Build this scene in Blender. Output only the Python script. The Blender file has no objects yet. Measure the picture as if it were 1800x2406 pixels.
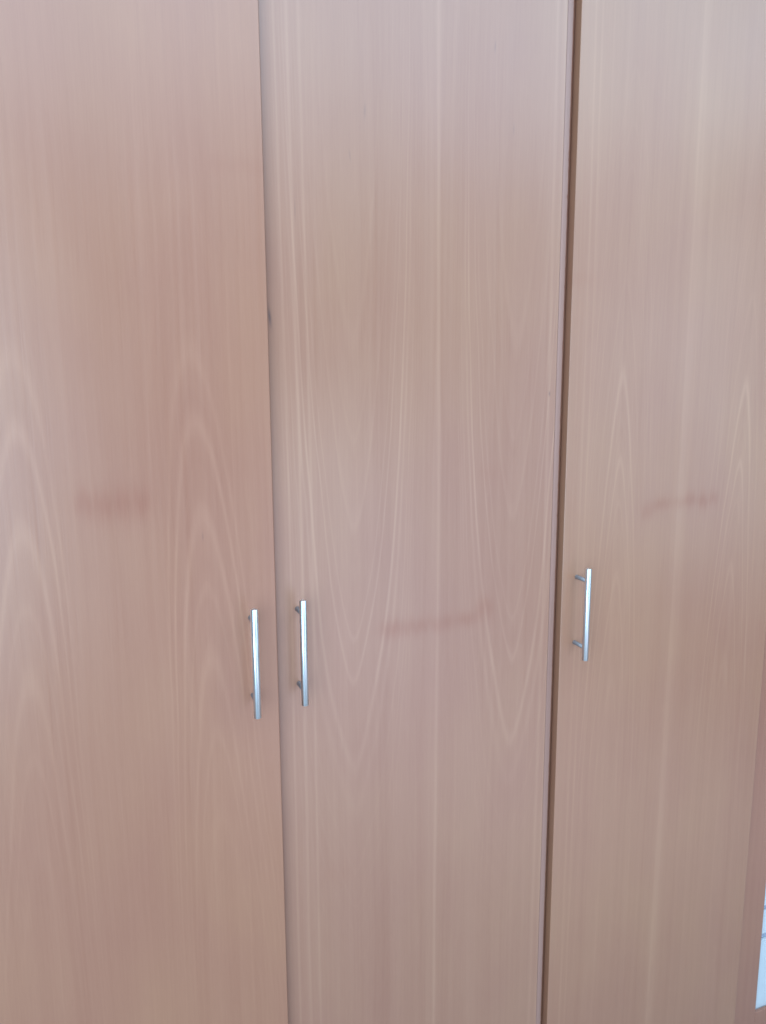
import bpy, bmesh, math, random
from mathutils import Vector, Matrix

random.seed(7)
scene = bpy.context.scene
C = scene.collection
R = math.radians
H = 1.6                                   # eye height of the camera above the floor

# ------------------------------------------------------------------ camera
def place_camera():
    pitch, yaw, roll, f = 0.1697, 0.3729, -0.0053, 1839.6
    F = Vector((math.sin(yaw)*math.cos(pitch), math.cos(yaw)*math.cos(pitch), -math.sin(pitch)))
    Rt = Vector((math.cos(yaw), -math.sin(yaw), 0))
    U = Rt.cross(F)
    c, s = math.cos(roll), math.sin(roll)
    Rr = c*Rt + s*U
    Uu = -s*Rt + c*U
    cd = bpy.data.cameras.new('camera')
    cam = bpy.data.objects.new('camera', cd)
    C.objects.link(cam)
    cd.sensor_fit = 'HORIZONTAL'
    cd.sensor_width = 36.0
    cd.lens = 36.0*f/1800.0
    cd.clip_start = 0.02
    cd.clip_end = 100
    m = Matrix((Rr, Uu, -F)).transposed().to_4x4()
    m.translation = Vector((0, -1.197, H))
    cam.matrix_world = m
    scene.camera = cam
place_camera()

# ------------------------------------------------------------------ light
world = bpy.data.worlds.new('World')
scene.world = world
world.use_nodes = True
bg = world.node_tree.nodes['Background']
bg.inputs['Color'].default_value = (0.50, 0.74, 1.0, 1)
bg.inputs['Strength'].default_value = 0.34

def area(name, loc, target, sx, sy, power, color):
    ld = bpy.data.lights.new(name, 'AREA')
    ld.shape = 'RECTANGLE'
    ld.size, ld.size_y = sx, sy
    ld.energy = power
    ld.color = color
    o = bpy.data.objects.new(name, ld)
    C.objects.link(o)
    o.location = loc
    d = Vector(target) - Vector(loc)
    o.rotation_euler = d.to_track_quat('-Z', 'Y').to_euler()
    return o
area('window_light', (-1.72, -2.75, 1.30), (0.5, 0, 1.30), 2.5, 2.4, 127, (0.52, 0.77, 1.0))
area('ceiling_light', (0.9, -1.35, 2.66), (0.9, -1.35, 0.0), 4.2, 1.9, 96, (0.53, 0.77, 1.0))
area('sheen_fill_light', (1.35, -2.7, 0.72), (1.0, 0, 0.9), 1.1, 1.35, 12, (0.60, 0.74, 1.0))  # low fill added to give the middle door its lilac sheen
area('right_fill_light', (3.4, -2.6, 1.5), (1.0, 0, 1.2), 1.0, 2.0, 21, (0.56, 0.78, 1.0))  # dim fill added from the right for the pale side of the bars
sd = bpy.data.lights.new('sun_beam', 'SPOT')          # daylight patch thrown on the floor in front of the doors
sd.energy = 2200
sd.color = (0.80, 0.80, 1.0)
sd.spot_size = R(28)
sd.spot_blend = 0.35
sd.shadow_soft_size = 0.10
so = bpy.data.objects.new('sun_beam', sd)
C.objects.link(so)
so.location = (-0.6, -4.3, 2.5)
so.rotation_euler = (Vector((1.25, -2.1, 0)) - so.location).to_track_quat('-Z', 'Y').to_euler()

scene.view_settings.view_transform = 'Standard'
scene.view_settings.look = 'None'
scene.view_settings.exposure = 0.06
scene.view_settings.gamma = 1.0
scene.render.film_transparent = False
scene.cycles.filter_width = 1.6

# ------------------------------------------------------------------ node helper
class V:
    """scalar socket with operators"""
    def __init__(s, t, sock): s.t, s.s = t, sock
    def _m(s, op, *a, clamp=False):
        n = s.t.nodes.new('ShaderNodeMath'); n.operation = op; n.use_clamp = clamp
        for i, v in enumerate((s,)+a):
            if isinstance(v, V): s.t.links.new(v.s, n.inputs[i])
            else: n.inputs[i].default_value = v
        return V(s.t, n.outputs[0])
    def __add__(s, o): return s._m('ADD', o)
    __radd__ = __add__
    def __mul__(s, o): return s._m('MULTIPLY', o)
    __rmul__ = __mul__
    def __sub__(s, o): return s._m('SUBTRACT', o)
    def __rsub__(s, o): return (s*-1.0) + o
    def __neg__(s): return s*-1.0
    def abs(s): return s._m('ABSOLUTE')
    def sqrt(s): return s._m('SQRT')
    def pow(s, e): return s._m('POWER', e)
    def exp(s): return s._m('EXPONENT')
    def clamp(s): return s._m('ADD', 0.0, clamp=True)
def gauss(v, c, w):
    d = (v - c)*(1.0/w)
    return (-(d*d)).exp()
def noise(t, x, y, detail=2.0, rough=0.5, z=0.0):
    c = t.nodes.new('ShaderNodeCombineXYZ')
    for i, v in enumerate((x, y, z)):
        if isinstance(v, V): t.links.new(v.s, c.inputs[i])
        else: c.inputs[i].default_value = v
    n = t.nodes.new('ShaderNodeTexNoise'); n.noise_dimensions = '3D'
    n.inputs['Scale'].default_value = 1.0
    n.inputs['Detail'].default_value = detail
    n.inputs['Roughness'].default_value = rough
    t.links.new(c.outputs[0], n.inputs['Vector'])
    return V(t, n.outputs['Fac']) - 0.5
def new_mat(name):
    m = bpy.data.materials.new(name); m.use_nodes = True
    return m, m.node_tree, m.node_tree.nodes['Principled BSDF']
def mixcol(t, fac, a, b, blend='MIX'):
    n = t.nodes.new('ShaderNodeMix'); n.data_type = 'RGBA'; n.blend_type = blend
    if isinstance(fac, V): t.links.new(fac.s, n.inputs[0])
    else: n.inputs[0].default_value = fac
    for v, k in ((a, 6), (b, 7)):
        if isinstance(v, tuple): n.inputs[k].default_value = (*v, 1)
        else: t.links.new(v, n.inputs[k])
    return n.outputs[2]

DARK = (0.300, 0.109, 0.068)
LIGHT = (0.450, 0.206, 0.138)

def wood(name, seed, joint=0.0, sgn=1, uc=0.15, K=6.0, e=0.014, rings=(), lines=(), stains=(), marks=(),
         gain=1.0, tint=(1, 1, 1), z0=H, drift=0.0, fig=1.0):
    """book-matched beech veneer: cathedral arches mirrored about the leaf joint"""
    m, t, b = new_mat(name)
    tc = t.nodes.new('ShaderNodeTexCoord')
    sp = t.nodes.new('ShaderNodeSeparateXYZ')
    t.links.new(tc.outputs['Object'], sp.inputs[0])
    x = V(t, sp.outputs['X']); z = V(t, sp.outputs['Z']) - z0
    xj = x - joint
    u = xj.abs()
    wob = noise(t, u*5.0, z*1.1, 2, z=seed)*0.030 + noise(t, xj*14.0, z*2.6, 2, z=seed+9)*0.008
    uw = u + wob
    dx = uw - (z*drift + uc)
    Fz = z*float(sgn) + noise(t, xj*3.0, z*1.2, 1, z=seed+3)*0.06
    far = 1.0 - gauss(dx, 0.0, 0.085)
    F = Fz*(1.0 - far*0.80) + ((dx*dx + e*e).sqrt() - e)*K + dx*dx*34.0
    # growth-ring banding
    n1 = noise(t, F*13.0, seed*1.7, 3, 0.6)
    n2 = noise(t, F*46.0, seed*2.3, 2, 0.6)
    # fibres and streaks running along the door
    f1 = noise(t, x*900.0, z*7.0, 1, z=seed)
    f2 = noise(t, uw*150.0, z*1.0, 2, z=seed+1)
    f3 = noise(t, uw*42.0, z*0.55, 2, z=seed+2)
    fl = noise(t, x*420.0, z*34.0, 1, z=seed+5)
    big = noise(t, x*3.4, z*1.6, 2, z=seed+4)
    mott = noise(t, x*9.0, z*5.0, 2, z=seed+6)
    env = gauss(z, -0.18, 0.52)*0.85 + 0.15
    val = 0.47 + 0.21*fig*n1*env + 0.15*fig*n2*env + 0.17*f1 + 0.26*f2 + 0.32*f3 + 0.13*fl + 0.34*big + 0.22*mott
    for (c, w, a) in rings:                      # individual pale arches
        val = val + gauss(F, c, w)*env*(a*0.88)*(1.0 + 1.4*noise(t, xj*6, z*5, 1, z=seed+7))
    for (c, w, a) in lines:                      # straight pale or dark streaks
        val = val + gauss(xj + noise(t, z*0.9, seed, 2)*0.014, c, w)*a
    t_col = mixcol(t, val.clamp(), DARK, LIGHT)
    hue = (big*1.2 + mott*0.7 + 0.5).clamp()
    t_col = mixcol(t, hue, t_col, mixcol(t, 1.0, t_col, (1.00, 1.05, 0.93), 'MULTIPLY'))
    t_col = mixcol(t, 1.0, t_col, tuple(gain*c for c in tint), 'MULTIPLY')
    # handling stains: ragged reddish-brown smudges
    rag = noise(t, x*95.0, z*5.0, 2, z=seed+8)
    for (cx, cz, wx, wz, a) in stains:
        ux = (xj - cx)*(1.0/wx)
        p2 = ux*ux; p4 = p2*p2
        zz = (z - cz + rag*wz*1.3)*(1.0/wz)
        mask = (-(p4 + zz*zz)).exp()*(a*1.2)*(1.0 + 1.1*noise(t, x*46.0, z*14.0, 2, 0.6, z=seed+11))
        t_col = mixcol(t, mask.clamp(), t_col, mixcol(t, 1.0, t_col, (0.84, 0.62, 0.54), 'MULTIPLY'))
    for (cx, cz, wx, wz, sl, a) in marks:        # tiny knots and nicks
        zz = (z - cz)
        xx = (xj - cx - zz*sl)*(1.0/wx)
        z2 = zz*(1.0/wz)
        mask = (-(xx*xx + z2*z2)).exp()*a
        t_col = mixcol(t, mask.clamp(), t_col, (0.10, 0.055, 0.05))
    t.links.new(t_col, b.inputs['Base Color'])
    rr = noise(t, x*5.0, z*2.2, 2, z=seed+12)*0.16 + 0.34 + f2*0.08
    t.links.new(rr.s, b.inputs['Roughness'])
    b.inputs['Specular IOR Level'].default_value = 0.85
    bp = t.nodes.new('ShaderNodeBump')
    bp.inputs['Strength'].default_value = 0.16
    bp.inputs['Distance'].default_value = 0.0006
    hgt = f1*0.5 + f2*0.8 + noise(t, x*7.0, z*4.0, 1, z=seed+13)*1.6
    t.links.new(hgt.s, bp.inputs['Height'])
    t.links.new(bp.outputs[0], b.inputs['Normal'])
    return m

# ------------------------------------------------------------------ mesh helpers
def link(name, bm, mat, parent=None, loc=None, smooth=False):
    me = bpy.data.meshes.new(name)
    bmesh.ops.recalc_face_normals(bm, faces=bm.faces)
    bm.to_mesh(me); bm.free()
    me.materials.append(mat)
    if smooth:
        for p in me.polygons: p.use_smooth = True
    o = bpy.data.objects.new(name, me); C.objects.link(o)
    if parent: o.parent = parent
    if loc: o.location = loc
    return o
def box(x0, x1, y0, y1, z0, z1, bev=0.0, bm=None, seg=2):
    own = bm is None
    if own: bm = bmesh.new()
    r = bmesh.ops.create_cube(bm, size=1.0)
    vs = r['verts']
    for v in vs:
        v.co = Vector(((x0+x1)/2 + v.co.x*(x1-x0), (y0+y1)/2 + v.co.y*(y1-y0), (z0+z1)/2 + v.co.z*(z1-z0)))
    if bev > 0:
        es = list({ed for v in vs for ed in v.link_edges})
        bmesh.ops.bevel(bm, geom=es, offset=bev, segments=seg, profile=0.5, affect='EDGES')
    return bm
def lathe(profile, axis, origin, n=40):
    """profile: list of (distance along axis, radius)"""
    bm = bmesh.new()
    rings = []
    for (d, r) in profile:
        ring = []
        for i in range(n):
            a = 2*math.pi*i/n
            c, s = math.cos(a)*r, math.sin(a)*r
            p = (c, s, d) if axis == 'z' else (c, d, s)
            ring.append(bm.verts.new(Vector(origin) + Vector(p)))
        rings.append(ring)
    for a, b in zip(rings, rings[1:]):
        for i in range(n):
            bm.faces.new((a[i], a[(i+1) % n], b[(i+1) % n], b[i]))
    bm.faces.new(rings[0]); bm.faces.new(rings[-1])
    return bm
def empty(name, loc=(0, 0, 0)):
    o = bpy.data.objects.new(name, None); C.objects.link(o); o.location = loc
    return o

# ------------------------------------------------------------------ materials
TH = 0.019
Z0, Z1 = 0.058, 2.36
XLH, XLE = -0.2555, 0.2787                # left door hinge edge and free edge
XM0, XM1 = 0.2815, 0.8130                 # middle door
XR0, XR1 = 0.8262, 1.3459                 # right door

wood_left = wood('beech_veneer_left', 3.1, joint=0.045, sgn=1, uc=0.118, K=4.3, e=0.027, drift=-0.03, fig=0.62,
    rings=((0.03, .020, .20), (-0.07, .018, .28), (-0.21, .024, .28), (-.32, .012, .12), (-0.43, .026, .32), (-.55, .014, .16), (-0.70, .03, .18), (0.26, .03, .08)),
    lines=((0.175, .002, .08),),
    stains=((0.0, -0.178, .056, .022, .24), (-.040, -.176, .012, .020, .26), (-.014, -.184, .011, .024, .26), (.014, -.178, .010, .026, .24), (.038, -.182, .012, .022, .28), (0.195, 0.30, .045, .012, .10)), marks=((0.125, -.235, .0012, .006, 0, .25),),
    gain=0.97, tint=(0.96, 0.94, 0.87))
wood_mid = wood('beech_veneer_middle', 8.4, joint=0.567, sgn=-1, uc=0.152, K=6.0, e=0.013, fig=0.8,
    rings=((0.665, .016, .42), (0.505, .010, .30), (0.43, .007, .16), (0.24, .014, .17), (0.10, .010, .10), (0.745, .018, .22), (0.86, .008, .20), (0.93, .006, .16), (.985, .006, .12), (1.05, .008, .10), (-.06, .02, .15)),
    lines=((0.0, .0035, .30), (-.012, .010, .10), (-0.243, .0028, .28), (-0.262, .002, .25), (-.225, .0025, .25), (.215, .003, .22), (.232, .005, .25), (-.10, .012, -.10)),
    stains=((-0.004, -0.424, .102, .014, .26), (-.084, -.426, .020, .018, .26), (-.040, -.431, .022, .013, .20), (.012, -.430, .018, .012, .18), (.060, -.424, .020, .012, .18), (.096, -.405, .018, .018, .32), (0.10, -0.165, .028, .016, .09), (-.19, -.86, .03, .02, .08)),
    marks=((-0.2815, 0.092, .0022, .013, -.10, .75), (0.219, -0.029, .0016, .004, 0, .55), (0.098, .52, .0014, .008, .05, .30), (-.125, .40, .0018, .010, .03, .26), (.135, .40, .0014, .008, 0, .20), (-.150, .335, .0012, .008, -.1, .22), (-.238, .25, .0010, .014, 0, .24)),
    tint=(0.94, 1.01, 1.01))
wood_right = wood('beech_veneer_right', 5.7, joint=1.092, sgn=1, uc=0.150, K=6.6, e=0.010,
    rings=((0.0, .018, .40), (-0.155, .012, .36), (-.235, .007, .15), (-0.38, .016, .28), (-.60, .02, .18), (0.17, .012, .16), (.36, .007, .24), (.43, .006, .18), (.52, .008, .20)),
    lines=((0.0, .010, .20), (-.006, .003, .12), (-.235, .0024, .20), (-.222, .0020, .16)),
    stains=((0.004, -0.243, .092, .011, .24), (-.078, -.258, .014, .014, .34), (-.045, -.246, .020, .013, .26), (.025, -.238, .012, .016, .32), (.058, -.243, .010, .018, .32), (.084, -.238, .012, .015, .26), (-.245, .17, .03, .012, .09)),
    tint=(0.96, 1.03, 0.97))
wood_frame = wood('beech_frame', 12.9, joint=1.30, sgn=1, uc=0.30, K=6.0, gain=0.90, tint=(0.98, 0.95, 0.95))
wood_inner = wood('beech_inside', 15.2, joint=0.0, sgn=1, uc=0.4, K=4.0, gain=1.15)

def band_mat():
    m, t, b = new_mat('beech_edge_band')
    tc = t.nodes.new('ShaderNodeTexCoord'); sp = t.nodes.new('ShaderNodeSeparateXYZ')
    t.links.new(tc.outputs['Object'], sp.inputs[0])
    x = V(t, sp.outputs['X']); z = V(t, sp.outputs['Z'])
    v = 0.55 + noise(t, x*700.0, z*2.5, 2)*0.5 + noise(t, x*60.0, z*1.5, 2, z=4)*0.6
    c = mixcol(t, v.clamp(), (0.27, 0.135, 0.100), (0.40, 0.215, 0.165))
    t.links.new(c, b.inputs['Base Color'])
    b.inputs['Roughness'].default_value = 0.42
    return m
band = band_mat()

def steel():
    m, t, b = new_mat('brushed_steel')
    tc = t.nodes.new('ShaderNodeTexCoord'); sp = t.nodes.new('ShaderNodeSeparateXYZ')
    t.links.new(tc.outputs['Object'], sp.inputs[0])
    x = V(t, sp.outputs['X']); y = V(t, sp.outputs['Y']); z = V(t, sp.outputs['Z'])
    n = noise(t, x*900.0 + y*700.0, z*40.0, 2)
    t.links.new(mixcol(t, (n*0.2 + 0.5).clamp(), (0.74, 0.76, 0.78), (0.86, 0.87, 0.88)), b.inputs['Base Color'])
    b.inputs['Metallic'].default_value = 1.0
    t.links.new((n*0.02 + 0.29).s, b.inputs['Roughness'])
    b.inputs['Anisotropic'].default_value = 0.85
    b.inputs['Anisotropic Rotation'].default_value = 0.25
    tg = t.nodes.new('ShaderNodeTangent'); tg.direction_type = 'RADIAL'; tg.axis = 'Z'
    t.links.new(tg.outputs[0], b.inputs['Tangent'])
    return m
metal = steel()

def plain(name, col, rough, amt=0.06, sc=30.0):
    m, t, b = new_mat(name)
    tc = t.nodes.new('ShaderNodeTexCoord'); sp = t.nodes.new('ShaderNodeSeparateXYZ')
    t.links.new(tc.outputs['Object'], sp.inputs[0])
    n = noise(t, V(t, sp.outputs['X'])*sc, V(t, sp.outputs['Z'])*sc, 3)
    lo = tuple(c*(1-amt) for c in col); hi = tuple(min(1, c*(1+amt)) for c in col)
    t.links.new(mixcol(t, (n + 0.5).clamp(), lo, hi), b.inputs['Base Color'])
    b.inputs['Roughness'].default_value = rough
    return m
white = plain('white_lacquer', (0.56, 0.59, 0.61), 0.35)
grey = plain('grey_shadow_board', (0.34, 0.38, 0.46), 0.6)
metal_post = plain('post_metal_reflected_wood', (0.30, 0.27, 0.27), 0.42)  # base darkened to carry the wood reflected in the posts
metal_post.node_tree.nodes['Principled BSDF'].inputs['Metallic'].default_value = 0.85
floor_m = plain('floor_tile', (0.40, 0.38, 0.37), 0.5, 0.08, 6.0)

# ------------------------------------------------------------------ setting
fl = link('floor', box(-1.6, 3.0, -3.2, 0.75, -0.02, 0.0), floor_m)
fl['kind'] = 'structure'

# ------------------------------------------------------------------ wardrobe
w = empty('wardrobe', (0.0, 0.0, 0.0))
w['label'] = 'tall beech veneer wardrobe with three full-height flat doors and bar handles'
w['category'] = 'wardrobe'

DEP = 0.60
def board(name, *a, mat=None, bev=0.0008):
    return link(name, box(*a, bev=bev), mat or wood_inner, w)
cy = TH + 0.003
board('side_panel', XLH-0.002, XLH+0.017, cy, DEP, 0.0, Z1)
board('side_panel', 1.345, 1.364, cy+0.020, DEP, 0.0, Z1)
board('partition', 0.270, 0.289, cy, DEP-0.012, 0.10, Z1-0.02)
board('partition', 0.810, 0.829, cy, DEP-0.012, 0.10, Z1-0.02)
board('top_panel', XLH+0.018, 1.344, cy, DEP, Z1-0.019, Z1)
board('bottom_panel', XLH+0.018, 1.344, cy, DEP-0.012, 0.080, 0.099)
board('back_panel', XLH+0.018, 1.344, DEP-0.010, DEP-0.002, 0.101, Z1-0.021)
board('plinth', XLH+0.018, 1.344, 0.060, 0.078, 0.0, 0.079)
# right-hand stile beside the last door, and the rail at its foot
SY = 0.011
board('stile', 1.3485, 1.4225, SY, SY+0.009, 0.0, Z1, mat=wood_frame, bev=0.0015)
board('bottom_rail', 1.4230, 1.90, SY+0.001, SY+0.009, 0.0, 0.097, mat=wood_frame, bev=0.0015)

def door(x0, x1, mat, hinge_x, rot=0.0, hx=None, edge=False, label=None):
    """door mesh in coordinates of its hinge pivot shifted so that object space == closed position"""
    e1 = x1 - (0.0135 if edge else 0)
    bm = box(x0, e1, 0.0, TH, Z0, Z1, bev=0.0013, seg=3)
    d = link('door', bm, mat, w)
    if label: d['label'] = label
    if rot:
        M = Matrix.Translation((hinge_x, TH, 0)) @ Matrix.Rotation(rot, 4, 'Z') @ Matrix.Translation((-hinge_x, -TH, 0))
        d.matrix_world = M
    if edge:                                   # solid lipping with a rounded arris, slightly chipped
        bm = bmesh.new()
        prof = [(0.0, 0.0003), (0.0015, 0.0003), (0.0045, 0.0008), (0.0085, 0.0019), (0.0120, 0.0031), (0.0133, 0.0042), (0.0135, 0.006), (0.0135, TH), (0.0, TH)]
        n = 460; rows = []
        for i in range(n+1):
            z = Z0 + (Z1-Z0)*i/n
            chip = max(0.0, random.gauss(0, 0.00018))
            if random.random() < 0.05: chip += 0.0005
            row = []
            for k, (px, py) in enumerate(prof):
                cx = px - (chip if 4 <= k <= 6 else 0)
                row.append(bm.verts.new((e1 + 0.0002 + cx, py, z)))
            rows.append(row)
        for a, b_ in zip(rows, rows[1:]):
            for k in range(len(prof)):
                k2 = (k+1) % len(prof)
                bm.faces.new((a[k], a[k2], b_[k2], b_[k]))
        bm.faces.new(rows[0]); bm.faces.new(rows[-1])
        link('edge_band', bm, band, d)
    # bar handle
    zc, L, CC, off, r = H-0.4339, 0.176, 0.128, 0.0354, 0.0059
    bar = lathe([(-L/2, r-0.0009), (-L/2+0.0007, r), (L/2-0.0007, r), (L/2, r-0.0009)], 'z', (0, 0, 0), 56)
    for f in bar.faces: f.smooth = len(f.verts) == 4
    hb = link('handle_bar', bar, metal, d, (hx, -off, zc))
    for s in (1, -1):
        pm = lathe([(-off+0.002, 0.0038), (-0.0008, 0.0038), (-0.0003, 0.0042), (0.0012, 0.0042)], 'y', (0, 0, 0), 32)
        for f in pm.faces: f.smooth = len(f.verts) == 4
        link('handle_post', pm, metal_post, d, (hx, 0, zc + s*CC/2))
    return d
door(XLH, XLE, wood_left, XLH, rot=-math.asin(0.0205/0.534), hx=0.2378, label='leftmost door, slightly ajar, its edge overlapping the middle door')
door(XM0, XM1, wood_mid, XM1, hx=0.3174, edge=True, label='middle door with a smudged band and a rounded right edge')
door(XR0, XR1, wood_right, XR1, hx=0.8578, label='right door beyond the dark gap')

# ------------------------------------------------------------------ white drawer unit beside the stile
u = empty('drawer_unit', (1.64, 0.3, 0.108))
u['label'] = 'white lacquered drawer unit behind the wooden rail at the lower right'
u['category'] = 'drawer unit'
def part(name, x0, x1, y0, y1, z0, z1, mat, bev=0.001):
    o = link(name, box(x0-1.64, x1-1.64, y0-0.3, y1-0.3, z0-0.108, z1-0.108, bev=bev), mat, u)
    return o
part('carcass', 1.4245, 1.88, 0.028, 0.58, 0.060, 0.56, grey)
for z0, z1 in ((0.090, 0.281), (0.297, 0.358), (0.372, 0.455), (0.463, 0.555)):
    part('drawer_front', 1.4235, 1.878, 0.0215, 0.0278, z0, z1, white, 0.001)
part('top_board', 1.4235, 1.88, 0.0215, 0.58, 0.561, 0.579, white, 0.002)
